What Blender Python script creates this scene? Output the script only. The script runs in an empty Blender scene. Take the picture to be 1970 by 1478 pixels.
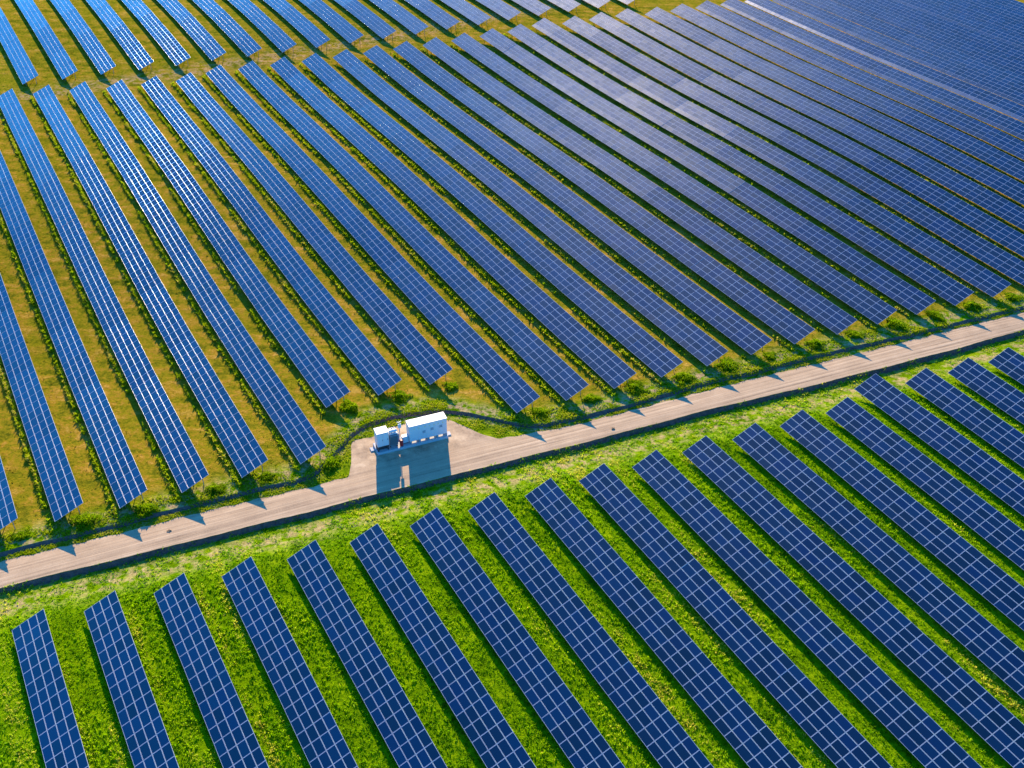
# Solar farm seen from the air: rows of tilted panel tables, a gravel road with a transformer station, grass and weeds.
import bpy, math, random
import numpy as np
from mathutils import Matrix, Vector
rng = np.random.default_rng(7)
random.seed(7)
R = math.radians
scene = bpy.context.scene
COL = scene.collection

# ------------------------------------------------------------------ measured layout
CAM_H, PITCH, ROLL, FPX = 95.54, 36.467, 0.589, 2118.26
AZ = R(150.4213)                       # direction of the panel rows, towards the camera
RX, RY = math.sin(AZ), math.cos(AZ)
QX, QY = -RY, RX                       # across the rows, towards their high edge
H1, TILT, WID = 0.80, R(21.66), 4.06   # low edge height, tilt, slope length of a table
ML, MW = 1.7688, 1.015                 # pitch of the modules along and across
SP, CM = 7.5789, -5.8417               # spacing and first line of the rows of the two nearer blocks
SPU, CU = 8.5009, 23.454               # same for the far block
SUN_EL, SUN_AZ = 18.6, -7.0
TC = [(-360,0),(-360,30),(-360,60),(-360,90),(-330,0),(-330,30),(-330,60),(-330,90),(-330,120),(-300,-30),(-300,0),(-300,30),(-300,60),(-300,90),(-300,120),(-300,150),(-300,180),(-270,-30),(-270,0),(-270,30),(-270,60),(-270,90),(-270,120),(-270,150),(-270,180),(-270,210),(-270,240),(-240,-30),(-240,0),(-240,30),(-240,60),(-240,90),(-240,120),(-240,150),(-240,180),(-240,210),(-240,240),(-240,270),(-210,-30),(-210,0),(-210,30),(-210,60),(-210,90),(-210,120),(-210,150),(-210,180),(-210,210),(-210,240),(-210,270),(-210,300),(-210,330),(-180,-30),(-180,0),(-180,30),(-180,60),(-180,90),(-180,120),(-180,150),(-180,180),(-180,210),(-180,240),(-180,270),(-180,300),(-180,330),(-180,360),(-150,-30),(-150,0),(-150,30),(-150,60),(-150,90),(-150,120),(-150,150),(-150,180),(-150,210),(-150,240),(-150,270),(-150,300),(-150,330),(-120,-30),(-120,0),(-120,30),(-120,60),(-120,90),(-120,120),(-120,150),(-120,180),(-120,210),(-120,240),(-120,270),(-90,-30),(-90,0),(-90,30),(-90,60),(-90,90),(-90,120),(-90,150),(-90,180),(-90,210),(-90,240),(-60,-30),(-60,0),(-60,30),(-60,60),(-60,90),(-60,120),(-60,150),(-60,180),(-30,30),(-30,60),(-30,90),(-30,120),(0,90)]
TH = [0.104,0.088,-0.192,-0.206,0.335,0.378,-0.376,-0.484,-0.186,0.049,0.305,0.461,0.261,0.298,0.029,0.014,0.023,0.026,0.067,-0.114,-0.043,0.249,-0.001,0.193,0.153,0.055,0.011,0.074,0.2,-0.08,-0.585,-0.633,-0.324,0.195,0.23,0.129,0.027,0.001,0.129,0.392,0.375,0.001,-0.265,-0.305,-0.133,-0.002,0.058,0.015,0.001,0.0,0.0,-0.024,-0.218,-0.33,0.053,0.005,-0.33,-0.122,-0.002,0.026,0.001,-0.001,0,0,0,-0.175,-0.686,-0.681,-0.12,-0.129,0.226,0.459,0.423,0.274,0.034,-0.001,0,0,-0.149,-0.339,0.157,-0.092,-0.574,0.073,-0.018,0.181,0.42,0.089,0.003,-0.023,0.284,0.565,0.112,0.287,0.298,-0.194,-0.402,0.053,0.042,-0.077,0.006,-0.191,-0.112,0.257,-0.065,0.07,-0.12,-0.357,0.087,0.096,-0.344,0.259]
TC = np.array(TC, float); TH = np.array(TH, float)
def sp_of(x, y): return x*RX + y*RY, x*QX + y*QY
def xy_of(s, p): return s*RX + p*QX, s*RY + p*QY
def field_sp(s, p):                     # gently rolling field height
    s, p = np.broadcast_arrays(np.asarray(s, float), np.asarray(p, float))
    out = np.zeros(s.shape)
    for (a, b), h in zip(TC, TH):
        if h: out += h*np.exp(-((s-a)**2+(p-b)**2)/(2*27.0**2))
    return out
def field_xy(x, y):
    s, p = sp_of(np.asarray(x, float), np.asarray(y, float)); return field_sp(s, p)
# axes of the road: u along it, v across it (away from the camera)
RA = R(22.6); UX, UY = math.cos(RA), math.sin(RA); OX, OY = 0.0, 115.0
def uv_xy(u, v): return OX + u*UX - v*UY, OY + u*UY + v*UX
def xy_uv(x, y): return (x-OX)*UX + (y-OY)*UY, -(x-OX)*UY + (y-OY)*UX
BANK = [(-400,5.2),(-64.84,4.83),(-58.86,4.75),(-53.06,4.47),(-46.43,4.51),(-39.97,4.38),(-33.33,4.27),(-29.33,3.9),(-26.53,4.11),(-24.35,5.84),(-21.88,8.18),(-19.43,10.53),(-17.12,12.01),(-14.7,12.44),(-12.25,12.27),(-10.35,12.22),(-7.48,11.57),(-5.02,10.48),(-2.59,8.99),(-0.4,6.96),(1.77,4.91),(4.1,3.33),(6.83,2.68),(10.16,2.49),(18.23,2.34),(33.14,3.1),(38.83,2.59),(48.13,2.7),(57.57,2.49),(67.2,2.11),(77.55,2.16),(91.06,2.26),(400,2.3)]
RUP = [(-400,3.8),(-64.93,3.5),(-57.68,3.22),(-50.23,2.91),(-42.5,2.87),(-34.59,2.51),(-27.03,2.15),(-22.07,2.29),(-20.95,5.09),(-19.9,8.9),(-18.95,9.5),(-16.76,9.4),(-14.72,10.3),(-12.02,10.5),(-7.2,9.6),(-5.6,8.7),(-4.36,6.88),(-3.16,4.93),(-1.01,2.3),(2.17,2.03),(9.6,1.25),(32.2,1.45),(38.11,1.39),(44.11,1.28),(56.55,1.01),(69.81,1.04),(90.61,1.2),(400,1.3)]
RLO = [(-400,-1.0),(-65.04,-1.17),(-57.98,-1.38),(-48.9,-1.82),(-39.42,-2.13),(-28.17,-2.48),(-19.52,-2.46),(-12.42,-2.57),(-5.06,-2.61),(2.53,-2.64),(7.75,-2.76),(29.76,-2.66),(44.11,-3.29),(59.58,-3.48),(72.93,-3.36),(86.46,-2.8),(400,-2.8)]
BANK, RUP, RLO = [np.array(a) for a in (BANK, RUP, RLO)]
f_bank = lambda u: np.interp(u, BANK[:,0], BANK[:,1]) + 0.06*np.sin(u*0.9) + 0.03*np.sin(u*2.3+1)
f_rup = lambda u: np.interp(u, RUP[:,0], RUP[:,1]) + 0.10*np.sin(u*1.3+2) + 0.06*np.sin(u*3.1)
f_rlo = lambda u: np.interp(u, RLO[:,0], RLO[:,1]) + 0.05*np.sin(u*0.5) + 0.02*np.sin(u*2.9)
DROP, DITCH = 0.34, 0.52
def lift(u, v):                          # bank, road bed and ditch, added to the field height
    b, lo = f_bank(u), f_rlo(u)
    xs = lambda a, c, t: np.clip((t-a)/(c-a), 0, 1)
    up = xs(b-0.42, b+0.12, v)           # 0 on the road side, 1 on the field
    z = -DROP*(1-up)
    dn = xs(lo+0.02, lo-0.42, v)         # 0 on the road, 1 in the ditch
    z = z - DITCH*dn
    back = xs(lo-0.6, lo-8.0, v); back = back*back*(3-2*back)
    return z*(1-back)
def ground_z(x, y):
    u, v = xy_uv(np.asarray(x, float), np.asarray(y, float))
    return field_xy(x, y) + lift(u, v)

# ------------------------------------------------------------------ helpers
def link(o, parent=None):
    COL.objects.link(o)
    if parent: o.parent = parent
    return o
def tag(o, label=None, cat=None, group=None, kind=None):
    if label: o['label'] = label
    if cat: o['category'] = cat
    if group: o['group'] = group
    if kind: o['kind'] = kind
    return o
def mesh_np(name, V, F4, mats, smooth=None, midx=None, attrs=None):
    """quads (or quads + degenerate-free tris given as lists) to a mesh"""
    me = bpy.data.meshes.new(name)
    V = np.asarray(V, np.float32); F4 = np.asarray(F4, np.int32); k = F4.shape[1]
    me.vertices.add(len(V)); me.vertices.foreach_set('co', V.ravel())
    me.loops.add(F4.size); me.loops.foreach_set('vertex_index', F4.ravel())
    me.polygons.add(len(F4)); me.polygons.foreach_set('loop_start', np.arange(0, F4.size, k, dtype=np.int32))
    if midx is not None: me.polygons.foreach_set('material_index', np.asarray(midx, np.int32))
    me.polygons.foreach_set('use_smooth', np.zeros(len(F4), bool) if smooth is None else np.asarray(smooth, bool))
    for m in mats: me.materials.append(m)
    for an, (dom, typ, data) in (attrs or {}).items():
        a = me.attributes.new(an, typ, dom)
        a.data.foreach_set('vector' if typ == 'FLOAT_VECTOR' else 'value', np.asarray(data, np.float32).ravel())
    me.update(calc_edges=True); me.validate()
    return me
class MB:                                 # collects boxes, tubes and prisms into one mesh
    def __init__(s): s.v, s.f, s.m = [], [], []
    def add(s, V, F, mi=0):
        n = len(s.v); s.v += [tuple(p) for p in V]; s.f += [tuple(i+n for i in f) for f in F]; s.m += [mi]*len(F); return s
    def box(s, x0, x1, y0, y1, z0, z1, mi=0, bev=0.0):
        if bev:
            b = min(bev, (x1-x0)/2.2, (y1-y0)/2.2, (z1-z0)/2.2)
            ring = lambda z, i: [(x0+i,y0+b),(x0+b,y0+i),(x1-b,y0+i),(x1-i,y0+b),(x1-i,y1-b),(x1-b,y1-i),(x0+b,y1-i),(x0+i,y1-b)]
            V = [(x, y, z0) for x, y in ring(z0, b*.7)] + [(x, y, z0+b) for x, y in ring(0, 0)] + [(x, y, z1-b) for x, y in ring(0, 0)] + [(x, y, z1) for x, y in ring(0, b*.7)]
            F = [tuple(range(7,-1,-1)), tuple(range(24,32))]
            for k in range(3):
                for i in range(8): F.append((k*8+i, k*8+(i+1)%8, k*8+8+(i+1)%8, k*8+8+i))
            return s.add(V, F, mi)
        V = [(x0,y0,z0),(x1,y0,z0),(x1,y1,z0),(x0,y1,z0),(x0,y0,z1),(x1,y0,z1),(x1,y1,z1),(x0,y1,z1)]
        return s.add(V, [(3,2,1,0),(4,5,6,7),(0,1,5,4),(1,2,6,5),(2,3,7,6),(3,0,4,7)], mi)
    def tube(s, a, b, r, n=8, mi=0, r2=None):
        a, b = Vector(a), Vector(b); d = (b-a).normalized(); t = d.orthogonal().normalized(); w = d.cross(t)
        r2 = r if r2 is None else r2
        V = [a + (t*math.cos(2*math.pi*i/n)+w*math.sin(2*math.pi*i/n))*r for i in range(n)] + [b + (t*math.cos(2*math.pi*i/n)+w*math.sin(2*math.pi*i/n))*r2 for i in range(n)]
        F = [tuple(range(n-1,-1,-1)), tuple(range(n,2*n))] + [(i,(i+1)%n,n+(i+1)%n,n+i) for i in range(n)]
        return s.add(V, F, mi)
    def mesh(s, name, mats, smooth=False):
        me = bpy.data.meshes.new(name); me.from_pydata(s.v, [], s.f)
        for m in mats: me.materials.append(m)
        me.polygons.foreach_set('material_index', s.m)
        if smooth: me.polygons.foreach_set('use_smooth', [True]*len(s.f))
        me.update(); return me
    def build(s, name, mats, parent=None, smooth=False):
        o = bpy.data.objects.new(name, s.mesh(name, mats if isinstance(mats, (list, tuple)) else [mats], smooth))
        return link(o, parent)
def empty(name, loc, rz=0.0):
    o = bpy.data.objects.new(name, None); o.location = loc; o.rotation_euler = (0,0,rz); o.empty_display_size = 0.5
    return link(o)

# ------------------------------------------------------------------ materials
class NT:
    def __init__(s, name):
        s.m = bpy.data.materials.new(name); s.m.use_nodes = True; s.t = s.m.node_tree; s.n = s.t.nodes; s.l = s.t.links
        s.b = s.n['Principled BSDF']; s.out = s.n['Material Output']
    def N(s, typ, **kw):
        n = s.n.new(typ)
        for k, v in kw.items():
            if k in n.inputs.keys(): n.inputs[k].default_value = v
            else: setattr(n, k, v)
        return n
    def L(s, a, b): s.l.new(a, b)
    def math(s, op, a, b=None, c=None, clamp=False):
        n = s.n.new('ShaderNodeMath'); n.operation = op; n.use_clamp = clamp
        for i, x in enumerate((a, b, c)):
            if x is None: continue
            if isinstance(x, (int, float)): n.inputs[i].default_value = x
            else: s.L(x, n.inputs[i])
        return n.outputs[0]
    def noise(s, vec, scale, detail=4, rough=0.55):
        n = s.N('ShaderNodeTexNoise'); n.inputs['Scale'].default_value = scale; n.inputs['Detail'].default_value = detail; n.inputs['Roughness'].default_value = rough
        if vec is not None: s.L(vec, n.inputs['Vector'])
        return n.outputs['Fac']
    def ramp(s, fac, stops):
        n = s.N('ShaderNodeValToRGB'); e = n.color_ramp.elements
        while len(e) < len(stops): e.new(0.5)
        for i, (p, c) in enumerate(stops): e[i].position = p; e[i].color = (*c, 1)
        s.L(fac, n.inputs['Fac']); return n.outputs['Color']
    def mix(s, fac, a, b):
        n = s.N('ShaderNodeMix'); n.data_type = 'RGBA'
        for x, i in ((fac, 0), (a, 6), (b, 7)):
            if isinstance(x, (int, float)): n.inputs[i].default_value = x
            elif isinstance(x, tuple): n.inputs[i].default_value = (*x, 1)
            else: s.L(x, n.inputs[i])
        return n.outputs[2]
    def bump(s, h, strength, dist):
        n = s.N('ShaderNodeBump'); n.inputs['Strength'].default_value = strength; n.inputs['Distance'].default_value = dist
        s.L(h, n.inputs['Height']); s.L(n.outputs['Normal'], s.b.inputs['Normal'])
    def attr(s, name, typ='GEOMETRY'):
        n = s.N('ShaderNodeAttribute'); n.attribute_name = name; n.attribute_type = typ; return n
    def set(s, **kw):
        for k, v in kw.items(): s.b.inputs[k.replace('_', ' ')].default_value = v
def simple(name, col, rough=0.6, metal=0.0, var=0.12, scale=3.0):
    t = NT(name); co = t.N('ShaderNodeTexCoord').outputs['Object']
    f = t.noise(co, scale, 5)
    c = t.mix(f, tuple(x*(1-var) for x in col), tuple(min(1, x*(1+var)) for x in col)); t.L(c, t.b.inputs['Base Color'])
    t.set(Roughness=rough, Metallic=metal); return t.m

def mat_glass():
    t = NT('solar_glass')
    a = t.attr('mod'); oi = t.N('ShaderNodeObjectInfo')
    wn = t.N('ShaderNodeTexWhiteNoise'); wn.noise_dimensions = '2D'
    cmb = t.N('ShaderNodeCombineXYZ'); t.L(a.outputs['Fac'], cmb.inputs[0]); t.L(oi.outputs['Random'], cmb.inputs[1])
    sc = t.N('ShaderNodeVectorMath'); sc.operation = 'SCALE'; sc.inputs[3].default_value = 917.3; t.L(cmb.outputs[0], sc.inputs[0])
    t.L(sc.outputs[0], wn.inputs['Vector'])
    co = t.N('ShaderNodeTexCoord').outputs['Object']
    c = t.mix(wn.outputs['Value'], GLASS_A, GLASS_B)
    hue = t.N('ShaderNodeHueSaturation'); t.L(c, hue.inputs['Color'])
    t.L(t.math('MULTIPLY_ADD', oi.outputs['Random'], 0.02, 0.49), hue.inputs['Hue'])
    # dust gathered on the lowest module of each table (attribute low = 1 there)
    low = t.attr('low').outputs['Fac']
    soil = t.attr('soiling', 'OBJECT').outputs['Fac']
    dn = t.noise(co, 0.5, 5)
    dust = t.math('MULTIPLY', t.math('MULTIPLY', low, soil), t.math('MULTIPLY_ADD', dn, 0.9, 0.4), clamp=True)
    col = t.mix(t.math('MULTIPLY', dust, 0.03), hue.outputs['Color'], (0.32, 0.30, 0.28))
    t.L(col, t.b.inputs['Base Color'])
    # sharp blue-tinted reflection of the coated glass, and over it a thin dust film that scatters the sun
    t.set(Roughness=0.05, IOR=1.74, Specular_Tint=(0.12, 0.84, 1.0, 1), Coat_IOR=1.5)
    t.L(t.math('MULTIPLY_ADD', dust, -0.04, GLASS_ROUGH), t.b.inputs['Coat Roughness'])
    t.L(t.math('MULTIPLY_ADD', dust, 1.0, GLASS_SPEC, clamp=True), t.b.inputs['Coat Weight'])
    # each module sits a hair off the plane of its neighbours
    wn2 = t.N('ShaderNodeTexWhiteNoise'); wn2.noise_dimensions = '2D'
    sc2 = t.N('ShaderNodeVectorMath'); sc2.operation = 'SCALE'; sc2.inputs[3].default_value = 613.1; t.L(cmb.outputs[0], sc2.inputs[0]); t.L(sc2.outputs[0], wn2.inputs['Vector'])
    j = t.N('ShaderNodeVectorMath'); j.operation = 'SUBTRACT'; t.L(wn2.outputs['Color'], j.inputs[0]); j.inputs[1].default_value = (.5,.5,.5)
    j2 = t.N('ShaderNodeVectorMath'); j2.operation = 'SCALE'; j2.inputs[3].default_value = 0.018; t.L(j.outputs[0], j2.inputs[0])
    wn3 = t.N('ShaderNodeTexWhiteNoise'); wn3.noise_dimensions = '1D'; t.L(oi.outputs['Random'], wn3.inputs['W'])   # and each table off its neighbours
    j3 = t.N('ShaderNodeVectorMath'); j3.operation = 'MULTIPLY_ADD'; t.L(wn3.outputs['Color'], j3.inputs[0]); j3.inputs[1].default_value = (.022,.022,0); j3.inputs[2].default_value = (-.011,-.011,0)
    ad0 = t.N('ShaderNodeVectorMath'); ad0.operation = 'ADD'; t.L(j2.outputs[0], ad0.inputs[0]); t.L(j3.outputs[0], ad0.inputs[1]); j2 = ad0
    g = t.N('ShaderNodeNewGeometry'); ad = t.N('ShaderNodeVectorMath'); ad.operation = 'ADD'; t.L(g.outputs['Normal'], ad.inputs[0]); t.L(j2.outputs[0], ad.inputs[1])
    nm = t.N('ShaderNodeVectorMath'); nm.operation = 'NORMALIZE'; t.L(ad.outputs[0], nm.inputs[0])
    t.L(nm.outputs[0], t.b.inputs['Normal']); t.L(nm.outputs[0], t.b.inputs['Coat Normal'])
    return t.m
GLASS_A, GLASS_B, GLASS_ROUGH, GLASS_SPEC = (0.0003, 0.003, 0.008), (0.0004, 0.011, 0.045), 0.36, 0.15

def mat_alu():
    t = NT('aluminium_frame'); t.set(Base_Color=(0.36, 0.41, 0.48, 1), Metallic=0.0, Roughness=0.26)
    co = t.N('ShaderNodeTexCoord').outputs['Object']
    t.L(t.math('MULTIPLY_ADD', t.noise(co, 6, 3), 0.06, 0.25), t.b.inputs['Roughness']); t.b.inputs['Specular IOR Level'].default_value = 0.12; return t.m
M_GLASS, M_ALU = mat_glass(), mat_alu()
M_GAP = simple('frame_side', (0.30, 0.31, 0.33), 0.85)
M_STEEL = simple('galvanised_steel', (0.32, 0.33, 0.34), 0.5, 0.6)

def mat_ground():
    t = NT('grassy_soil')
    co = t.N('ShaderNodeTexCoord').outputs['Object']
    dry, sand, bank, cross = (t.attr(k).outputs['Fac'] for k in ('dry', 'sand', 'bank', 'across'))
    n1, n2, n3, n4 = t.noise(co, 0.06, 3), t.noise(co, 0.45, 5, 0.6), t.noise(co, 2.2, 6, 0.65), t.noise(co, 0.9, 4)
    # tracks run with the panel rows: stretch a noise along them
    mp = t.N('ShaderNodeMapping'); mp.inputs['Rotation'].default_value = (0, 0, AZ - math.pi/2); t.L(co, mp.inputs['Vector'])
    mp.inputs['Scale'].default_value = (0.06, 1.0, 1.0)
    n5 = t.noise(mp.outputs[0], 0.8, 4, 0.6)
    mowed = t.ramp(t.math('ADD', t.math('MULTIPLY', n2, 0.42), t.math('ADD', t.math('MULTIPLY', n5, 0.26), t.math('MULTIPLY', n3, 0.32))),
        [(0.40, (0.085, 0.098, 0.006)), (0.46, (0.165, 0.155, 0.008)), (0.50, (0.240, 0.195, 0.011)), (0.54, (0.290, 0.180, 0.018)), (0.60, (0.42, 0.265, 0.050))])
    mowed = t.mix(t.math('MULTIPLY_ADD', n1, 2.2, -1.0, clamp=True), mowed, t.ramp(n3, [(0.3, (0.095, 0.115, 0.004)), (0.7, (0.215, 0.200, 0.006))]))
    lush = t.ramp(t.math('ADD', t.math('MULTIPLY', n2, 0.4), t.math('ADD', t.math('MULTIPLY', n5, 0.2), t.math('MULTIPLY', n3, 0.4))),
        [(0.36, (0.035, 0.085, 0.001)), (0.50, (0.120, 0.225, 0.001)), (0.64, (0.250, 0.350, 0.003))])
    c = t.mix(dry, lush, mowed)
    sn = t.math('MULTIPLY', sand, t.math('MULTIPLY_ADD', n4, 6.0, -2.55, clamp=True), clamp=True)
    sandc = t.ramp(n3, [(0.25, (0.22, 0.13, 0.065)), (0.5, (0.40, 0.26, 0.15)), (0.75, (0.56, 0.40, 0.26))])
    c = t.mix(sn, c, sandc)
    earth = t.ramp(n3, [(0.3, (0.085, 0.050, 0.042)), (0.7, (0.200, 0.120, 0.090))])
    c = t.mix(bank, c, earth)
    t.L(c, t.b.inputs['Base Color']); t.set(Roughness=1.0); t.b.inputs['Specular IOR Level'].default_value = 0.0
    t.bump(t.math('ADD', t.math('MULTIPLY', t.noise(co, 4.5, 6, 0.7), 0.6), t.math('MULTIPLY', n2, 0.8)), 0.9, 0.22)
    return t.m
def mat_road():
    t = NT('pale_gravel')
    uv = t.attr('uv_road').outputs['Vector']
    mp = t.N('ShaderNodeMapping'); mp.inputs['Scale'].default_value = (0.035, 1.4, 1); t.L(uv, mp.inputs['Vector'])
    streak = t.noise(mp.outputs[0], 1.5, 6, 0.6)
    fine = t.noise(uv, 5.0, 6, 0.7); blot = t.noise(uv, 0.35, 4, 0.6)
    mp2 = t.N('ShaderNodeMapping'); mp2.inputs['Scale'].default_value = (0.012, 2.6, 1); t.L(uv, mp2.inputs['Vector'])
    rut = t.noise(mp2.outputs[0], 0.9, 3, 0.5)
    sep = t.N('ShaderNodeSeparateXYZ'); t.L(uv, sep.inputs[0])
    pad = t.math('MULTIPLY_ADD', sep.outputs[1], 0.5, -0.9, clamp=True)      # no wheel streaks on the pad of the station
    mxs = t.N('ShaderNodeMix'); t.L(pad, mxs.inputs[0]); t.L(streak, mxs.inputs[2]); t.L(t.noise(uv, 0.8, 5, 0.6), mxs.inputs[3]); streak = mxs.outputs[0]
    mxr = t.N('ShaderNodeMix'); t.L(pad, mxr.inputs[0]); t.L(rut, mxr.inputs[2]); t.L(blot, mxr.inputs[3]); rut = mxr.outputs[0]
    f = t.math('ADD', t.math('MULTIPLY', t.math('ADD', streak, rut), 0.32), t.math('ADD', t.math('MULTIPLY', fine, 0.20), t.math('MULTIPLY', blot, 0.16)))
    c = t.ramp(f, [(0.38, (0.22, 0.160, 0.100)), (0.46, (0.36, 0.258, 0.158)), (0.53, (0.45, 0.325, 0.198)), (0.62, (0.58, 0.44, 0.275))])
    t.L(c, t.b.inputs['Base Color']); t.set(Roughness=1.0); t.b.inputs['Specular IOR Level'].default_value = 0.05
    t.bump(t.math('ADD', t.math('MULTIPLY', fine, 0.5), streak), 0.5, 0.06); return t.m
def mat_leaf(name, stops, trans=0.35):
    t = NT(name); a = t.attr('tone').outputs['Fac']
    c = t.ramp(a, stops); t.L(c, t.b.inputs['Base Color']); t.set(Roughness=0.6); t.b.inputs['Specular IOR Level'].default_value = 0.08
    tr = t.N('ShaderNodeBsdfTranslucent'); t.L(c, tr.inputs['Color'])
    mx = t.N('ShaderNodeMixShader'); mx.inputs[0].default_value = trans
    t.L(t.b.outputs[0], mx.inputs[1]); t.L(tr.outputs[0], mx.inputs[2]); t.L(mx.outputs[0], t.out.inputs['Surface']); return t.m
M_GROUND, M_ROAD = mat_ground(), mat_road()
M_LUSH = mat_leaf('lush_blades', [(0.0, (0.030, 0.110, 0.001)), (0.35, (0.135, 0.330, 0.001)), (0.8, (0.320, 0.520, 0.002)), (1.0, (0.60, 0.54, 0.06))], 0.5)
M_WEED = mat_leaf('weed_leaves', [(0.0, (0.055, 0.120, 0.001)), (0.45, (0.180, 0.320, 0.002)), (0.85, (0.360, 0.430, 0.005)), (1.0, (0.50, 0.42, 0.08))], 0.5)
M_DRYG = mat_leaf('dry_blades', [(0.0, (0.110, 0.135, 0.005)), (0.5, (0.260, 0.210, 0.008)), (1.0, (0.45, 0.28, 0.025))], 0.25)
M_YELL = mat_leaf('yellow_petals', [(0.0, (0.55, 0.42, 0.02)), (1.0, (0.75, 0.60, 0.05))], 0.3)

# ------------------------------------------------------------------ ground and road
def build_ground():
    us = np.concatenate([[-1500,-700,-400], np.arange(-260,-82,4.0), np.arange(-82,102,0.6), np.arange(104,262,4.0), [400,700,1500]])
    offs_f = np.array([-1500,-700,-300] + list(np.arange(-140,-62,6)) + list(np.arange(-62,-10,1.4)) + list(np.arange(-10,-0.9,0.6)) + [-.62,-.5,-.42,-.3,-.15,-.02,0.02])
    mid = np.linspace(0,1,9)[1:-1]
    offs_m = np.array([-.5,-.42,-.33,-.22,-.1,0,.06,.12,.22,.5,.9,1.4,2,2.7,3.5,4.5] + list(np.arange(6,40,2.0)) + list(np.arange(40,262,4.0)) + [400,700,1500])
    b, lo = f_bank(us), f_rlo(us)
    Vv = np.concatenate([lo[:,None]+offs_f[None], (lo+.02)[:,None]+(b-.5-lo-.02)[:,None]*mid[None], b[:,None]+offs_m[None]], 1)
    nu, nv = Vv.shape; U = np.repeat(us[:,None], nv, 1)
    X, Y = uv_xy(U, Vv)
    Z = field_xy(X, Y) + lift(U, Vv)
    Z = np.where(np.abs(U) > 270, 0, Z)
    V = np.stack([X, Y, Z], -1).reshape(-1, 3)
    i = np.arange(nu-1)[:,None]*nv + np.arange(nv-1)[None]
    F = np.stack([i, i+nv, i+nv+1, i+1], -1).reshape(-1, 4)
    s, p = sp_of(X, Y); d_up, d_lo = Vv-b[:,None], lo[:,None]-Vv
    ss = lambda a, c, t: (lambda k: k*k*(3-2*k))(np.clip((t-a)/(c-a), 0, 1))
    dry = ss(1.5, 5.5, d_up)
    dry = np.where(s < -258, 0.92, dry)
    dry = np.where(d_lo > 0, 0.22*np.exp(-d_lo/3.0), dry); dry = np.where((d_up <= 0.1) & (d_lo <= 0), 0.25, dry)
    sand = 0.9*np.exp(-((d_up-1.2)/1.9)**2) + 0.72*np.exp(-((d_lo-3.2)/2.0)**2)
    sand = sand + 0.9*((d_up < -.42) & (d_lo < 0)) * np.clip(1-np.abs(d_up+.42)/1.3, 0, 1)
    sand = sand + 0.75*np.exp(-((s+258.5 - 0.0*p)/2.6)**2)*((p > -30) & (p < 190))
    bank = ((d_up > -.44) & (d_up < .1)) | ((d_lo > -.01) & (d_lo < .62))
    me = mesh_np('ground', V, F, [M_GROUND], smooth=np.ones(len(F), bool), attrs={'dry': ('POINT','FLOAT',dry), 'sand': ('POINT','FLOAT',np.clip(sand,0,1)), 'bank': ('POINT','FLOAT',bank.astype(float)), 'across': ('POINT','FLOAT',d_up)})
    tag(link(bpy.data.objects.new('ground', me)), kind='structure')
    # road sheet with the pad of the station
    us = np.concatenate([np.arange(-140,-82,3.0), np.arange(-82,102,0.35), np.arange(102,160,3.0)])
    lo, up = f_rlo(us)+.03, f_rup(us)
    k = np.linspace(0,1,13); Vv = lo[:,None]+(up-lo)[:,None]*k[None]; U = np.repeat(us[:,None], 13, 1)
    X, Y = uv_xy(U, Vv); Z = field_xy(X, Y) - DROP + 0.02 + 0.03*np.sin(math.pi*np.clip((Vv-lo[:,None])/4.6,0,1))
    V = np.stack([X, Y, Z], -1).reshape(-1, 3); i = np.arange(len(us)-1)[:,None]*13 + np.arange(12)[None]
    F = np.stack([i, i+13, i+14, i+1], -1).reshape(-1, 4)
    me = mesh_np('road', V, F, [M_ROAD], smooth=np.ones(len(F), bool), attrs={'uv_road': ('POINT','FLOAT_VECTOR',np.stack([U, Vv, 0*U], -1))})
    tag(link(bpy.data.objects.new('road', me)), kind='structure')
build_ground()

# ------------------------------------------------------------------ panel tables
FW, GAP = 0.036, 0.010                    # half-profile of a frame bar, half gap between modules
def profile(n, pitch, rounded, fw=None):
    """positions, heights and kind of each strip for n modules side by side"""
    pos, z, kind = [], [], []; FW = fw or 0.036
    for k in range(n):
        a, b = k*pitch + GAP, (k+1)*pitch - GAP
        if k == 0: pos += [a]; z += [-.035]; kind += ['side']
        else: pos += [a]; z += [-.022]; kind += ['side']
        if rounded: pos += [a+.003, a+.0078, a+FW-.0048, a+FW]; z += [-.0047, -.001, -.001, -.0047]; kind += ['bar','bar','bar','step']
        else: pos += [a+.002, a+FW]; z += [-.002, -.002]; kind += ['bar','step']
        pos += [a+FW+.002]; z += [-.010]; kind += ['glass']
        pos += [b-FW-.002]; z += [-.010]; kind += ['step']
        if rounded: pos += [b-FW, b-FW+.0048, b-.0078, b-.003]; z += [-.0047, -.001, -.001, -.0047]; kind += ['bar','bar','bar','side']
        else: pos += [b-FW, b-.002]; z += [-.002, -.002]; kind += ['bar','side']
        pos += [b]; z += [-.035 if k == n-1 else -.022]; kind += ['gap']
    return np.array(pos), np.array(z), kind[:-1]
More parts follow.
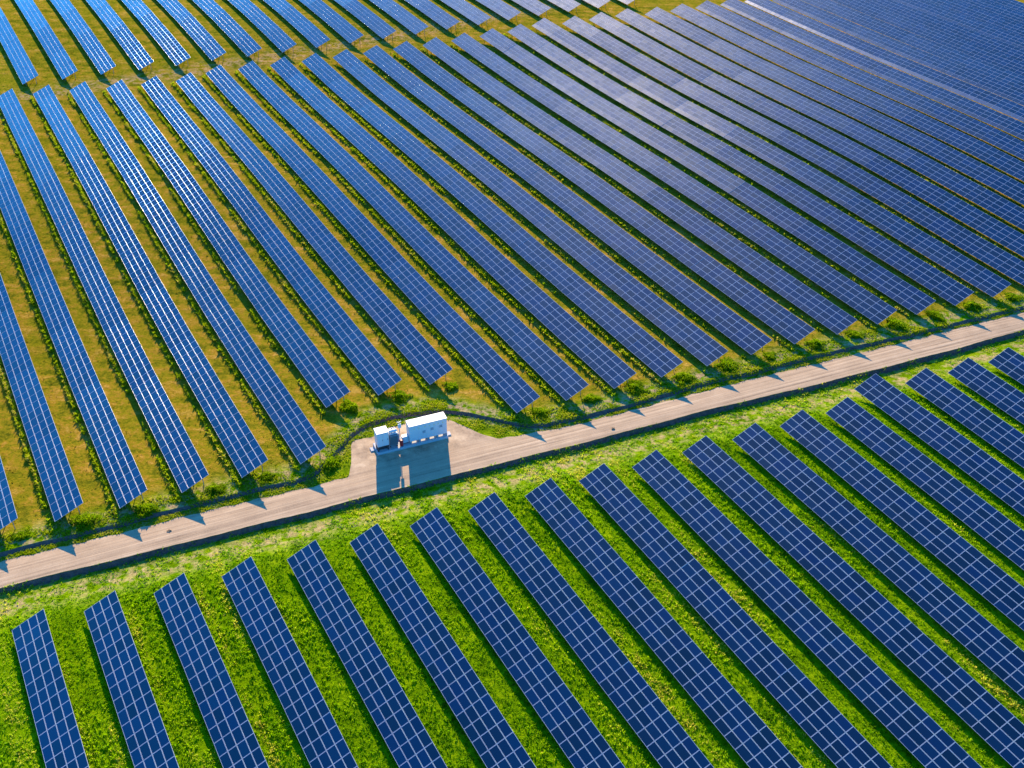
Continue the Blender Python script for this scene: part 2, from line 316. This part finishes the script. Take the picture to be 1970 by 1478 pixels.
def table_mesh(ncol, nrow, name):
    """one continuous sheet: glass set in rounded aluminium frames; x along the row, y up the slope, origin at the low near corner"""
    px, zx, kx = profile(ncol, ML, False, 0.036 if ncol == 1 else 0.024); py, zy, ky = profile(nrow, MW, True)   # the longer tables have slimmer end bars
    X, Y = np.meshgrid(px, py, indexing='ij')
    gx = np.array([k for k in range(ncol) for _ in range(8)]); gy = np.array([k for k in range(nrow) for _ in range(12)])
    gap = (zx[:,None] < -.02) | (zy[None,:] < -.02)
    ybar = np.array([(k % 12) in (1,2,3,4,7,8,9,10) for k in range(len(py))])[None,:]
    Z = np.where(gap, np.minimum(zx[:,None], zy[None,:]), np.where(ybar, zy[None,:], np.maximum(zx[:,None], zy[None,:])))
    nx, ny = X.shape; V = np.stack([X, Y, Z], -1).reshape(-1, 3)
    # skirt: the outer ring goes down so that the sheet has an edge
    i = np.arange(nx-1)[:,None]*ny + np.arange(ny-1)[None]
    F = np.stack([i, i+ny, i+ny+1, i+1], -1).reshape(-1, 4)
    isg = np.array([[a == 'glass' and b == 'glass' for b in ky] for a in kx]).ravel()
    gapc = np.array([[a == 'gap' or b == 'gap' for b in ky] for a in kx]).ravel()
    sid = np.array([[a in ('gap','side') or b in ('gap','side') for b in ky] for a in kx]).ravel()
    sm = np.array([[b == 'bar' and a in ('glass', 'bar', 'step') for b in ky] for a in kx]).ravel()
    ci = np.array([[gx[a]*nrow + gy[b] for b in range(ny-1)] for a in range(nx-1)]).ravel()
    low = np.array([[1.0 if gy[b] == 0 else 0.0 for b in range(ny-1)] for a in range(nx-1)]).ravel()
    me = mesh_np(name, V, F, [M_GLASS, M_ALU, M_GAP], smooth=None, midx=np.where(isg, 0, np.where(sid, 2, 1)),
                 attrs={'mod': ('FACE','FLOAT',(ci+0.5)/97.0), 'low': ('FACE','FLOAT',low)})
    return me
def back_mesh(L, name):
    """posts, rafters and purlins under a table of length L (same local axes; the posts are set vertical by the caller's tilt)"""
    b = MB(); ct, st = math.cos(TILT), math.sin(TILT)
    n = max(2, int(round(L/3.6))+1)
    for y in (0.5, 1.55, 2.55, 3.55): b.box(0.05, L-.05, y-.03, y+.03, -.13, -.06)
    for k in range(n):
        x = 1.0 + (L-2.0)*k/(n-1)
        b.box(x-.035, x+.035, .2, WID-.2, -.24, -.135)
        for y, hh in ((0.75, H1+.75*st), (3.2, H1+3.2*st)):
            # vertical in the world = (0, sin, cos) in the tilted frame
            top = Vector((x, y, -.22)); bot = top - Vector((0, st, ct))*(hh+.25)
            b.tube(top, bot, .055, 6)
    return b.mesh(name, [M_STEEL])
TABLES, BACKS = {}, {}
def table_of(n):
    if n not in TABLES:
        TABLES[n] = table_mesh(n, 4, 'panel_table'); BACKS[n] = back_mesh(n*ML, 'support_frame')
    return TABLES[n], BACKS[n]
ME_MODULE = None
def module_mesh():
    return table_mesh(1, 1, 'solar_panel')
def frame_of(s0, p, ncol, jit=(0,0), drop=0.0):
    """matrix of a table whose near end lies at s0 on the row line p, running away from the camera"""
    L = ncol*ML; s1 = s0 - L
    z0, z1 = float(field_sp(s0, p)), float(field_sp(s1, p))
    t = TILT + jit[0]
    ex = Vector((-RX*L, -RY*L, z1-z0 + jit[1]*L)).normalized()      # away from the camera, along the row
    up0 = Vector((QX*math.cos(t), QY*math.cos(t), math.sin(t)))
    ez = ex.cross(up0).normalized(); ez = ez if ez.z > 0 else -ez
    ey = ez.cross(ex).normalized()
    if ey.dot(up0) < 0: ey = -ey
    lowp = p - 0.5*WID*math.cos(TILT)
    x, y = xy_of(s0, lowp); o = Vector((x, y, z0 + H1 + drop))
    return Matrix(((ex.x, ey.x, ez.x, o.x), (ex.y, ey.y, ez.y, o.y), (ex.z, ey.z, ez.z, o.z), (0,0,0,1)))
ORD = 'first second third fourth fifth sixth seventh eighth ninth tenth eleventh twelfth thirteenth fourteenth fifteenth sixteenth seventeenth eighteenth nineteenth twentieth'.split()
for tens in ('twenty', 'thirty', 'forty'):
    for k in ORD[:9]: ORD.append(f'{tens}-{k}')
    ORD.append({'twenty': 'thirtieth', 'thirty': 'fortieth', 'forty': 'fiftieth'}[tens])

# projection of the photograph's viewpoint: only used to leave out what lies far outside the view
_p, _r = R(PITCH), R(ROLL)
def project(x, y, z):
    x, y, z = np.asarray(x, float), np.asarray(y, float), np.asarray(z, float) - CAM_H
    d = y*math.cos(_p) - z*math.sin(_p); u = y*math.sin(_p) + z*math.cos(_p)
    a, b = x/d*FPX, -u/d*FPX
    return (985 + a*math.cos(_r) - b*math.sin(_r))/1970, (739 + a*math.sin(_r) + b*math.cos(_r))/1478, d
def in_view(x, y, z, m=0.03):
    a, b, d = project(x, y, z); return (d > 1) & (a > -m) & (a < 1+m) & (b > -m) & (b < 1+m)

SOIL = {}
def make_row(p, s_near, s_far, label, group, modules=False, soil=0.3, tilt0=0.0, ncol=10, from_far=False):
    x, y = xy_of(s_near, p)
    base = Vector((x, y, float(field_sp(s_near, p))))
    root = empty('solar_panel_line', base)
    tag(root, label, 'solar row', group)
    n = max(1, int(round((s_near - s_far)/ML)))
    cuts = []
    first = random.randint(5, ncol) if not modules else ncol
    left = n
    while left > 0:
        k = min(left, first if not cuts else ncol); cuts.append(k); left -= k
    if len(cuts) > 1 and cuts[-1] < 3: cuts[-2] += cuts[-1]; cuts.pop()
    s0 = s_near
    for k in cuts:
        sm, pm = s0 - k*ML*.5, p
        jit = (random.gauss(0, R(0.10 if modules else 0.14)) + tilt0, 0 if modules else random.gauss(0, R(0.05)))
        M = frame_of(s0, p, k, jit, -0.22 if modules else 0.0)
        cx = M @ Vector((k*ML*.5, 2, 0)); e1 = M @ Vector((0, 0, 0)); e2 = M @ Vector((k*ML, 4, 0)); e3 = M @ Vector((0, 4, 0)); e4 = M @ Vector((k*ML, 0, 0))
        vis = any(bool(in_view(*q, 0.06)) for q in (cx, e1, e2, e3, e4, (cx+e1)/2, (cx+e2)/2))
        if vis:
            tm, bm = table_of(k)
            if modules:
                o = link(bpy.data.objects.new('support_frame', bm), root); o.matrix_parent_inverse = Matrix(); o.matrix_local = Matrix.Translation(-base) @ M
                for i in range(k):
                    for j in range(4):
                        c = M @ Vector(((i+.5)*ML, (j+.5)*MW, 0))
                        if not bool(in_view(*c, 0.02)): continue
                        q = link(bpy.data.objects.new('solar_panel', ME_MODULE), root)
                        T = Matrix.Translation(Vector(((i+.5)*ML, (j+.5)*MW, 0))) @ Matrix.Rotation(random.gauss(0, R(.18)), 4, 'X') @ Matrix.Rotation(random.gauss(0, R(.18)), 4, 'Y') @ Matrix.Translation(Vector((-.5*ML, -.5*MW, 0)))
                        q.matrix_local = Matrix.Translation(-base) @ M @ T
                        q['soiling'] = 0.0
            else:
                o = link(bpy.data.objects.new('panel_table', tm), root); o.matrix_local = Matrix.Translation(-base) @ M
                o['soiling'] = soil
                q = link(bpy.data.objects.new('support_frame', bm), o)
        s0 -= k*ML
    return root
ME_MODULE = module_mesh()

F_END = [-98.22,-97.05,-95.86,-94.56,-93.47,-92.46,-91.58,-90.64,-89.62,-88.79,-87.76,-87.0,-85.97,-85.13,-84.31,-86.66,-84.19,-83.15,-82.28]
M_NEAR = [-115.2,-114.03,-112.45,-111.4,-110.4,-109.23,-119.43,-118.51,-117.31,-105.14,-104.33,-103.43,-102.43,-101.46,-100.53,-99.55,-98.4,-97.56,-96.72,-95.75,-94.74]
M_FAR = {4:-256.74,5:-256.17,6:-253.82,7:-253.06,8:-252.55,9:-253.7,10:-252.96,11:-252.13,12:-251.22,13:-250.63,14:-249.34,15:-248.5,16:-247.59,17:-246.62,18:-246.01,19:-245.18,20:-244.49,21:-243.04,22:-242.05,23:-240.67,24:-238.48,25:-237.39,26:-235.93}
U_NEAR = [-263.79,-263.11,-262.53,-261.67,-260.78,-260.44,-259.33,-258.29,-257.54,-256.55,-255.56,-254.42,-253.64,-252.38,-251.64,-250.55,-249.25,-247.89,-246.6,-245.4]
ROWS_M = []
for i, sf in enumerate(F_END):           # rows below the road, their far ends along it
    p = CM + i*SP
    n = 8
    while True:                          # run on towards the camera until the row leaves the view
        s = sf + n*ML; x, y = xy_of(s, p - 1.9); x2, y2 = xy_of(s, p + 1.9); z = float(field_sp(s, p))
        if not (bool(in_view(x, y, z, .01)) or bool(in_view(x2, y2, z+2.3, .01))) or n > 60: break
        n += 1
    make_row(p, sf + (n+1)*ML, sf, f'dark blue panel row below the gravel road, {ORD[i]} from the left', 'panel rows between the road and the viewer', modules=True)
for j in range(0, 44):                   # long rows of the middle block
    p = CM + j*SP
    sn = M_NEAR[j] if j < len(M_NEAR) else M_NEAR[-1] + 0.95*(j-20)
    sf = M_FAR.get(j, -258.0 if j < 4 else -235.93 + 1.3*(j-26))
    ss = np.linspace(sn, sf, 60); x, y = xy_of(ss, np.full(60, p)); vis = in_view(x, y, field_sp(ss, np.full(60, p))+1.5, 0.0)
    if vis.sum() < 1: continue
    if j < len(M_NEAR): lab = f'long blue panel row ending above the gravel road, {ORD[j]} from the left'
    elif j < 27: lab = f'long panel row cut by the right edge, {ORD[j-21]} past those ending at the road'
    else: lab = f'distant upper right panel row, {ORD[j-21]} past those ending at the road'
    ROWS_M.append((j, p, sn, sf))
    make_row(p, sn, sf, lab, 'long panel rows of the middle block', soil={26: .15, 27: .3, 28: 1.2, 29: .2}.get(j, max(0.0, min(.25, random.gauss(0.0, .10)))))
for k, sn in enumerate(U_NEAR):
    p = CU + k*SPU
    sf = -360.0
    ss = np.linspace(sn, sf, 40); x, y = xy_of(ss, np.full(40, p)); vis = in_view(x, y, field_sp(ss, np.full(40, p))+1.5, 0.0)
    if vis.sum() < 1: continue
    make_row(p, sn, sf, f'panel row of the far block beyond the dirt track, {ORD[k]} from the left', 'panel rows of the far block', soil=0.05)

# ------------------------------------------------------------------ grass, weeds, bushes
def tufts(name, x, y, z, size, mat, blades=6, spread=0.5, lean=0.9, wide=0.22, tone=None, kind='stuff', parent=None, leafy=False):
    n = len(x)
    if tone is None: tone = rng.random(n)
    N = n*blades
    az = rng.random(N)*2*math.pi; tl = np.abs(rng.normal(0, lean, N)).clip(0, 1.35)
    sz = np.repeat(size, blades)*(0.55+0.75*rng.random(N))
    bx = np.repeat(x, blades) + (rng.random(N)-.5)*np.repeat(size, blades)*spread*2
    by = np.repeat(y, blades) + (rng.random(N)-.5)*np.repeat(size, blades)*spread*2
    bz = np.repeat(z, blades) - 0.03
    if leafy: bz = bz + np.repeat(size, blades)*rng.random(N)*0.8
    d = np.stack([np.cos(az)*np.sin(tl), np.sin(az)*np.sin(tl), np.cos(tl)], -1)
    sd = np.stack([-np.sin(az), np.cos(az), np.zeros(N)], -1); ro = rng.normal(0, .6, N)[:,None]
    upv = np.cross(d, sd); sd = sd*np.cos(ro) + upv*np.sin(ro)
    w = (sz*wide*(0.6+0.8*rng.random(N)))[:,None]; L = sz[:,None]
    b = np.stack([bx, by, bz], -1)
    bend = np.stack([np.cos(az), np.sin(az), np.full(N, -.5)], -1)*L*0.18
    V = np.stack([b - sd*w*.25, b + d*L*.55 - sd*w*.5, b + d*L + bend, b + d*L*.55 + sd*w*.5], 1).reshape(-1, 3)
    F = np.arange(N*4).reshape(N, 4)
    tn = np.clip(np.repeat(tone, blades) + rng.normal(0, .10, N), 0, 1)
    me = mesh_np(name, V, F, [mat], attrs={'tone': ('FACE','FLOAT',tn)})
    o = bpy.data.objects.new(name, me)
    return o
def vnoise(x, y, sc, seed):              # smooth value noise for patchiness
    r = np.random.default_rng(seed); T = r.random((64, 64)); a, b = np.asarray(x)*sc, np.asarray(y)*sc
    i, j = np.floor(a).astype(int), np.floor(b).astype(int); fa, fb = a-i, b-j; fa, fb = fa*fa*(3-2*fa), fb*fb*(3-2*fb)
    g = lambda p, q: T[p % 64, q % 64]
    return (g(i,j)*(1-fa)+g(i+1,j)*fa)*(1-fb) + (g(i,j+1)*(1-fa)+g(i+1,j+1)*fa)*fb
def scatter(n, u0, u1, v0, v1):
    u, v = u0 + (u1-u0)*rng.random(n), v0 + (v1-v0)*rng.random(n); return u, v
def keep(x, y, z, m=0.05): return in_view(x, y, z, m)
def row_phase(x, y):
    s, p = sp_of(x, y); q = (p - CM)/SP; return s, p, (q - np.round(q))*SP
# lush grass on the near side of the road
n = 260000
u, v = scatter(n, -82, 96, -72, -1.0); ok = v < f_rlo(u) + .08; u, v = u[ok], v[ok]; n = len(u)
x, y = uv_xy(u, v); z = ground_z(x, y)
s, p, q = row_phase(x, y); dlo = f_rlo(u) - v
under = (np.abs(q) < 1.75) & (s > -82 - 0.13*(p-60))
big, mid = vnoise(x, y, .12, 1), vnoise(x, y, .55, 2)
prob = np.where(dlo < 0.35, np.where(mid + .35*rng.random(n) > .72, .8, .06), 1.0)*np.where(under, 0.12, 1.0)*np.where((dlo > 1.2) & (dlo < 5.4), 0.30+0.6*np.clip(2.2*mid-.6, 0, 1), 1.0)*(0.45+0.75*mid)
k = keep(x, y, z) & (rng.random(n) < prob)
x, y, z, mid, big, dlo, s, p = (a[k] for a in (x, y, z, mid, big, dlo, s, p))
track = vnoise(p*1.0, s*0.05, 0.9, 5)    # streaks along the rows
size = 0.11 + 0.20*rng.random(len(x))**1.8*(0.5+big)
tone = np.clip(-0.02 + 0.55*big + 0.75*(track-.5) + 0.35*rng.random(len(x)) + .12*mid + np.where((dlo < 6), 0.22*rng.random(len(x)), 0), 0, 0.97)
tag(link(tufts('grass', x, y, z, size, M_LUSH, blades=7, wide=0.34, tone=tone)), kind='stuff')
# short mown grass between the long rows and in the far block
n = 110000
u, v = scatter(n, -190, 190, 2, 250); x, y = uv_xy(u, v); z = ground_z(x, y)
s, p, q = row_phase(x, y); dup = v - f_bank(u)
mid = vnoise(x, y, .35, 8)
k = keep(x, y, z, .02) & (dup > 0.3) & ((np.abs(q) > 1.6) | (s < -256) | (dup < 9)) & (rng.random(n) < 0.25+0.8*mid)
x, y, z, mid, dup = (a[k] for a in (x, y, z, mid, dup))
tag(link(tufts('dry_grass', x, y, z, 0.10+0.12*rng.random(len(x)), M_DRYG, blades=5, wide=0.4, lean=1.1, tone=np.clip(mid*.7+.3*rng.random(len(x)), 0, 1))), kind='stuff')
# tall weeds in the drip line under the low edges, and along the bank and verge
X, Y, Z, S, T = [], [], [], [], []
for j, p, sn, sf in ROWS_M:
    n = int((sn-sf)*11); s = sf + (sn+0.8-sf)*rng.random(n)
    pp = p - 0.5*WID*math.cos(TILT) - 0.52 + rng.normal(0, .11, n)
    x, y = xy_of(s, pp); d = vnoise(s, np.full(n, j*7.3), .16, 11)*0.6 + vnoise(s, np.full(n, j*3.1), .7, 12)*0.4
    k = (rng.random(n) < np.clip(d*2.3-.45-(.55 if j > 12 else .1), 0.03, 1)) & keep(x, y, 0*x, .03)
    X.append(x[k]); Y.append(y[k]); Z.append(field_sp(s[k], pp[k])); S.append(((0.40 if j < 13 else .30)+0.28*rng.random(n))[k]); T.append(np.clip(0.30+0.65*d+0.15*rng.random(n), 0, 1)[k])
n = 60000
u, v = scatter(n, -80, 98, -0.3, 3.2); v = f_bank(u) + v; x, y = uv_xy(u, v); dup = v - f_bank(u); d = vnoise(x, y, .5, 21)
k = keep(x, y, 0*x, .03) & (rng.random(n) < np.clip(d*2.4-.7, 0, 1)*np.where(dup < 0.15, 0.45, 1)*np.exp(-dup/2.2))
X.append(x[k]); Y.append(y[k]); Z.append(ground_z(x[k], y[k])); S.append((.10+.26*rng.random(n)*d)[k]); T.append(np.clip(.15+.65*d+.2*rng.random(n), 0, 1)[k])
n = 30000
u = -82 + 180*rng.random(n); a, b = f_rup(u), f_bank(u)-.45; v = a + (b-a)*rng.random(n)**0.8; x, y = uv_xy(u, v); d = vnoise(x, y, .6, 23)
k = keep(x, y, 0*x, .03) & (b-a > .1) & (rng.random(n) < np.clip(d*2.2-.35, 0, 1)*np.clip((b-a)/4+.35, 0, 1)*np.where(v-a > .15, 1, .5))
X.append(x[k]); Y.append(y[k]); Z.append(ground_z(x[k], y[k])); S.append((.08+.16*rng.random(n))[k]); T.append(np.clip(.3+.6*d+.1*rng.random(n), 0, 1)[k])
X, Y, Z, S, T = (np.concatenate(a) for a in (X, Y, Z, S, T))
tag(link(tufts('weeds', X, Y, Z, S, M_WEED, blades=7, wide=0.26, lean=0.42, spread=.22, tone=T)), kind='stuff')
# leafy weed bushes at the near ends of the long rows, one clump to a row
def bush_mesh(seed):
    global rng
    old = rng; rng = np.random.default_rng(seed)
    n = 420; th = rng.random(n)*2*math.pi; rr = np.sqrt(rng.random(n)); e = 0.35+1.3*vnoise(np.cos(th)*3+9, np.sin(th)*3+9, .9, seed)
    x, y = rr*e*1.4*np.cos(th), rr*e*1.25*np.sin(th); h = np.clip(1-rr**2, .15, 1)*(.18+.60*vnoise(x+20, y+20, 1.1, seed+1))
    o = tufts('weed_bush', x, y, 0*x + h*0.25, .16+.38*h, M_WEED, blades=7, wide=.30, lean=.7, spread=.3, tone=np.clip(.05+.45*vnoise(x+5, y+5, 1.3, seed+2)+.25*rng.random(n), 0, .9), leafy=True)
    rng = old; me = o.data; bpy.data.objects.remove(o); return me
BUSH = [bush_mesh(k) for k in (3, 4, 5, 6)]
for j in range(0, 21):
    p, sn = CM + j*SP, M_NEAR[j]
    for q in range(1):
        s_, p_ = sn + 0.5 + random.random()*.7, p + 0.9 + random.random()*1.2
        x, y = xy_of(s_, p_); o = bpy.data.objects.new('weed_bush', BUSH[j % 4])
        o.location = (x, y, float(ground_z(x, y))); o.rotation_euler = (0, 0, random.random()*6.28); k = .80+.35*random.random(); o.scale = (k, k*(.8+.4*random.random()), k*(.8+.4*random.random()))
        link(o); tag(o, f'bright green weed clump under the near end of the {ORD[j]} long row from the left', 'bush', 'weed clumps at the row ends')

# ------------------------------------------------------------------ transformer station on the pad
M_WHITE = simple('white_enamel', (0.56, 0.57, 0.57), 0.45, 0, .07, 1.1)
M_CONC = simple('painted_concrete', (0.42, 0.42, 0.41), 0.8, 0, .10, 2.5)
M_GREY = simple('blue_grey_enamel', (0.20, 0.27, 0.30), 0.45, 0, .08)
M_DARK = simple('dark_louvre', (0.03, 0.035, 0.04), 0.6)
M_VENT = simple('grey_louvre', (0.30, 0.33, 0.36), 0.5)
M_RED = simple('red_enamel', (0.42, 0.02, 0.02), 0.4)
M_PORC = simple('porcelain', (0.55, 0.50, 0.45), 0.3)
M_YSIGN = simple('yellow_sign', (0.75, 0.55, 0.05), 0.5)
sx, sy = uv_xy(-17.29, 5.05); sz = float(field_xy(*uv_xy(-12.3, 6.2))) - DROP + 0.03
def st(name, dx=0, dy=0, dz=0):
    c, s_ = math.cos(RA), math.sin(RA)
    return empty(name, (sx + dx*c - dy*s_, sy + dx*s_ + dy*c, sz + dz), RA)
# platform
t = st('equipment_platform'); tag(t, 'long white concrete platform on the gravel pad carrying the station', 'platform')
b = MB(); b.box(0, 10.05, 0, 2.35, -.25, .38, bev=.03); b.build('slab', M_CONC, t)
b = MB(); b.box(-.6, -.002, 1.1, 1.9, -.2, .12, bev=.03); b.build('end_step', M_CONC, t)
b = MB(); b.box(10.052, 10.65, .5, 1.3, -.2, .12, bev=.03); b.build('end_step', M_CONC, t)
P0 = .382
# inverter container on feet
t = st('inverter_container', 4.62, .18, P0); tag(t, 'big white metal container raised on feet at the right of the platform', 'container')
b = MB(); b.box(0, 5.32, 0, 1.45, .44, 2.98, bev=.035)
for k in range(1, 9): b.box(k*.59-.012, k*.59+.012, -.012, -.002, .62, 2.84)
b.build('body', M_WHITE, t)
b = MB(); b.box(-.05, 5.37, -.06, 1.51, 2.982, 3.06, bev=.03); b.build('roof', M_WHITE, t)
for k in range(5):
    x0 = .03 + k*1.265; b = MB(); b.box(x0, x0+.26, .06, .3, 0, .438); b.box(x0, x0+.26, 1.15, 1.4, 0, .438); b.box(x0+.06, x0+.16, .302, 1.148, .25, .4); b.build('foot', M_GREY, t)
for k, (x0, z0) in enumerate(((1.85, 1.45), (3.0, 1.62), (4.25, 1.72))):
    b = MB(); b.box(x0, x0+.40, -.03, -.003, z0, z0+.42)
    for q in range(5): b.box(x0+.02, x0+.38, -.045, -.032, z0+.03+q*.08, z0+.06+q*.08)
    b.build('vent', M_VENT, t)
for k, x0 in enumerate((.7, 1.35, 2.2, 2.85, 3.5, 4.1, 4.75)):
    b = MB(); b.add([(x0-.09, -.016, 2.42), (x0+.09, -.016, 2.42), (x0, -.016, 2.58), (x0-.09, -.003, 2.42), (x0+.09, -.003, 2.42), (x0, -.003, 2.58)], [(0,1,2), (3,5,4), (0,3,4,1), (1,4,5,2), (2,5,3,0)]); b.build('warning_sign', M_YSIGN, t)
# left switchgear cabinet
t = st('switchgear_cabinet', .12, .18, P0); tag(t, 'tall white switchgear cabinet at the left end of the station platform', 'cabinet')
b = MB(); b.box(0, 1.62, 0, 1.35, .85, 3.02, bev=.035); b.build('body', M_WHITE, t)
b = MB(); b.box(-.05, 1.67, -.07, 1.42, 3.022, 3.12, bev=.03); b.build('roof', M_WHITE, t)
for x0 in (.1, .84): b = MB(); b.box(x0, x0+.68, -.03, -.003, .95, 2.9, bev=.008); d_ = b.build('door', M_WHITE, t); b = MB(); b.box(x0+.58, x0+.63, -.06, -.032, 1.8, 2.05); b.build('handle', M_DARK, d_)
for x0, y0 in ((.05, .08), (1.4, .08), (.05, 1.1), (1.4, 1.1)): b = MB(); b.box(x0, x0+.16, y0, y0+.18, 0, .848); b.build('leg', M_DARK, t)
b = MB(); b.box(.03, 1.59, .45, 1.05, 0, .846); b.build('light_blocker', M_DARK, t)  # dark filler added between the legs so no sunlight passes under the cabinet
# transformer
t = st('transformer', 1.92, .35, P0); tag(t, 'blue-grey oil transformer with radiator fins between the white cabinets', 'transformer')
b = MB(); b.box(0, 1.15, .25, 1.45, .2, 2.15, bev=.05); b.build('tank', M_GREY, t)
b = MB()
for k in range(9): b.box(.08+k*.12, .12+k*.12, -.12, .248, .45, 2.0)
b.box(.06, 1.10, .0, .06, 2.0, 2.08); b.build('radiator', M_GREY, t)
b = MB()
for k in range(8): b.box(1.152, 1.40, .32+k*.13, .36+k*.13, .5, 1.95)
b.build('radiator', M_GREY, t)
b = MB(); b.box(-.03, 1.18, .22, 1.48, 2.152, 2.24, bev=.02); b.build('lid', M_WHITE, t)
for k in range(3):
    b = MB(); x0 = .25+k*.33
    b.tube((x0, 1.05, 2.24), (x0, 1.05, 2.66), .05, 10)
    for q in range(4): b.tube((x0, 1.05, 2.30+q*.11), (x0, 1.05, 2.36+q*.11), .11, 10, r2=.06)
    b.build('bushing', M_PORC, t, True)
b = MB(); b.tube((.05, .55, 2.50), (1.1, .55, 2.50), .22, 16); b.box(.2, .26, .5, .6, 2.24, 2.36); b.box(.84, .9, .5, .6, 2.24, 2.36); b.build('oil_conservator', M_WHITE, t, False)
b = MB(); b.box(.05, .15, .2, 1.5, 0, .198); b.box(1.0, 1.1, .2, 1.5, 0, .198); b.build('skid', M_DARK, t)
# control cabinet, post and red fire box
t = st('control_cabinet', 3.72, .62, P0); tag(t, 'small white control cabinet against the left wall of the container', 'cabinet')
b = MB(); b.box(0, .86, 0, .55, .12, 1.15, bev=.02); b.build('body', M_WHITE, t)
b = MB(); b.box(-.03, .88, -.03, .58, 1.152, 1.2, bev=.01); b.build('roof', M_WHITE, t)
b = MB(); b.box(.04, .82, .06, .49, 0, .118); b.build('plinth', M_DARK, t)
t = st('switch_pole', 3.62, 1.45, P0); tag(t, 'thin white pole with a switch box and insulators behind the red box', 'pole')
b = MB(); b.tube((0, 0, 0), (0, 0, 3.2), .055, 10); b.build('pole', M_WHITE, t, True)
b = MB(); b.box(-.22, .22, -.17, -.06, 2.35, 3.0, bev=.02); b.build('switch_box', M_WHITE, t)
b = MB(); b.box(-.3, .3, -.04, .04, 3.2, 3.27); b.build('cross_arm', M_STEEL, t)
for x0 in (-.24, 0, .24): b = MB(); b.tube((x0, 0, 3.272), (x0, 0, 3.45), .05, 8, r2=.03); b.build('insulator', M_PORC, t, True)
t = st('fire_equipment_box', 3.24, .16, P0); tag(t, 'narrow dark red fire box standing on the platform front edge', 'fire box')
b = MB(); b.box(0, .42, 0, .32, .06, 1.05, bev=.02); b.build('body', M_RED, t)
b = MB(); b.box(.03, .39, -.02, -.002, .12, .98, bev=.006); d_ = b.build('door', M_RED, t); b = MB(); b.box(.32, .35, -.045, -.022, .5, .64); b.build('handle', M_DARK, d_)
b = MB(); b.box(.04, .38, .04, .28, 0, .058); b.build('plinth', M_DARK, t)

# clods of earth lying on the road
M_CLOD = simple('dry_earth', (0.26, 0.16, 0.08), 0.95, 0, .3, 8)
for u_, v_, lab in ((14.65, -1.5, 'brown clod of earth on the road right of the station'), (-45.3, 0.9, 'small brown clod of earth on the road left of the station')):
    V, F = [], []
    for a in range(6):
        for b_ in range(10):
            th, ph = math.pi*a/5, 2*math.pi*b_/10; r_ = .22*(1+.35*random.uniform(-1, 1))
            V.append((r_*math.sin(th)*math.cos(ph)*1.3, r_*math.sin(th)*math.sin(ph), r_*.45*math.cos(th)))
            if a < 5: F.append((a*10+b_, a*10+(b_+1)%10, a*10+10+(b_+1)%10, a*10+10+b_))
    x, y = uv_xy(u_, v_); o = MB().add(V, F).build('dirt_clod', M_CLOD); o.location = (x, y, float(field_xy(x, y))-DROP+.07); tag(o, lab, 'clod', 'clods on the road')

# ------------------------------------------------------------------ light, sky, camera
sun = bpy.data.lights.new('sun', 'SUN'); sun.energy = 4.9; sun.angle = R(0.5); sun.color = (1.0, 0.76, 0.48)
so = link(bpy.data.objects.new('sun', sun)); so.rotation_euler = (R(90-SUN_EL), 0, R(180 - SUN_AZ))
sd = Vector((math.sin(R(SUN_AZ))*math.cos(R(SUN_EL)), math.cos(R(SUN_AZ))*math.cos(R(SUN_EL)), math.sin(R(SUN_EL))))
so.rotation_euler = sd.to_track_quat('Z', 'Y').to_euler()
w = bpy.data.worlds.new('World'); scene.world = w; w.use_nodes = True; nt = w.node_tree
bg = nt.nodes['Background']; sky = nt.nodes.new('ShaderNodeTexSky'); sky.sky_type = 'NISHITA'; sky.sun_disc = False
sky.sun_elevation = R(SUN_EL); sky.sun_rotation = R(SUN_AZ); sky.altitude = 200; sky.air_density = 1.0; sky.dust_density = 0.4; sky.ozone_density = 3.0
hs = nt.nodes.new('ShaderNodeVectorMath'); hs.operation = 'MULTIPLY'; hs.inputs[1].default_value = (0.19, 0.88, 1.55)   # a deep, clear evening blue
nt.links.new(sky.outputs[0], hs.inputs[0]); nt.links.new(hs.outputs[0], bg.inputs['Color']); bg.inputs['Strength'].default_value = 0.105
cam = bpy.data.cameras.new('camera'); cam.sensor_width = 36; cam.lens = 36*FPX/1970; cam.clip_end = 5000; cam.clip_start = 1
co = link(bpy.data.objects.new('camera', cam)); co.location = (0, 0, CAM_H)
co.matrix_world = Matrix.Translation((0, 0, CAM_H)) @ Matrix.Rotation(R(90-PITCH), 4, 'X') @ Matrix.Rotation(R(ROLL), 4, 'Z')
scene.camera = co
scene.view_settings.view_transform = 'Standard'; scene.view_settings.look = 'None'; scene.view_settings.gamma = 1.0
scene.view_settings.exposure = 1.6
scene.cycles.max_bounces = 6; scene.cycles.diffuse_bounces = 2; scene.cycles.glossy_bounces = 2; scene.cycles.transmission_bounces = 2
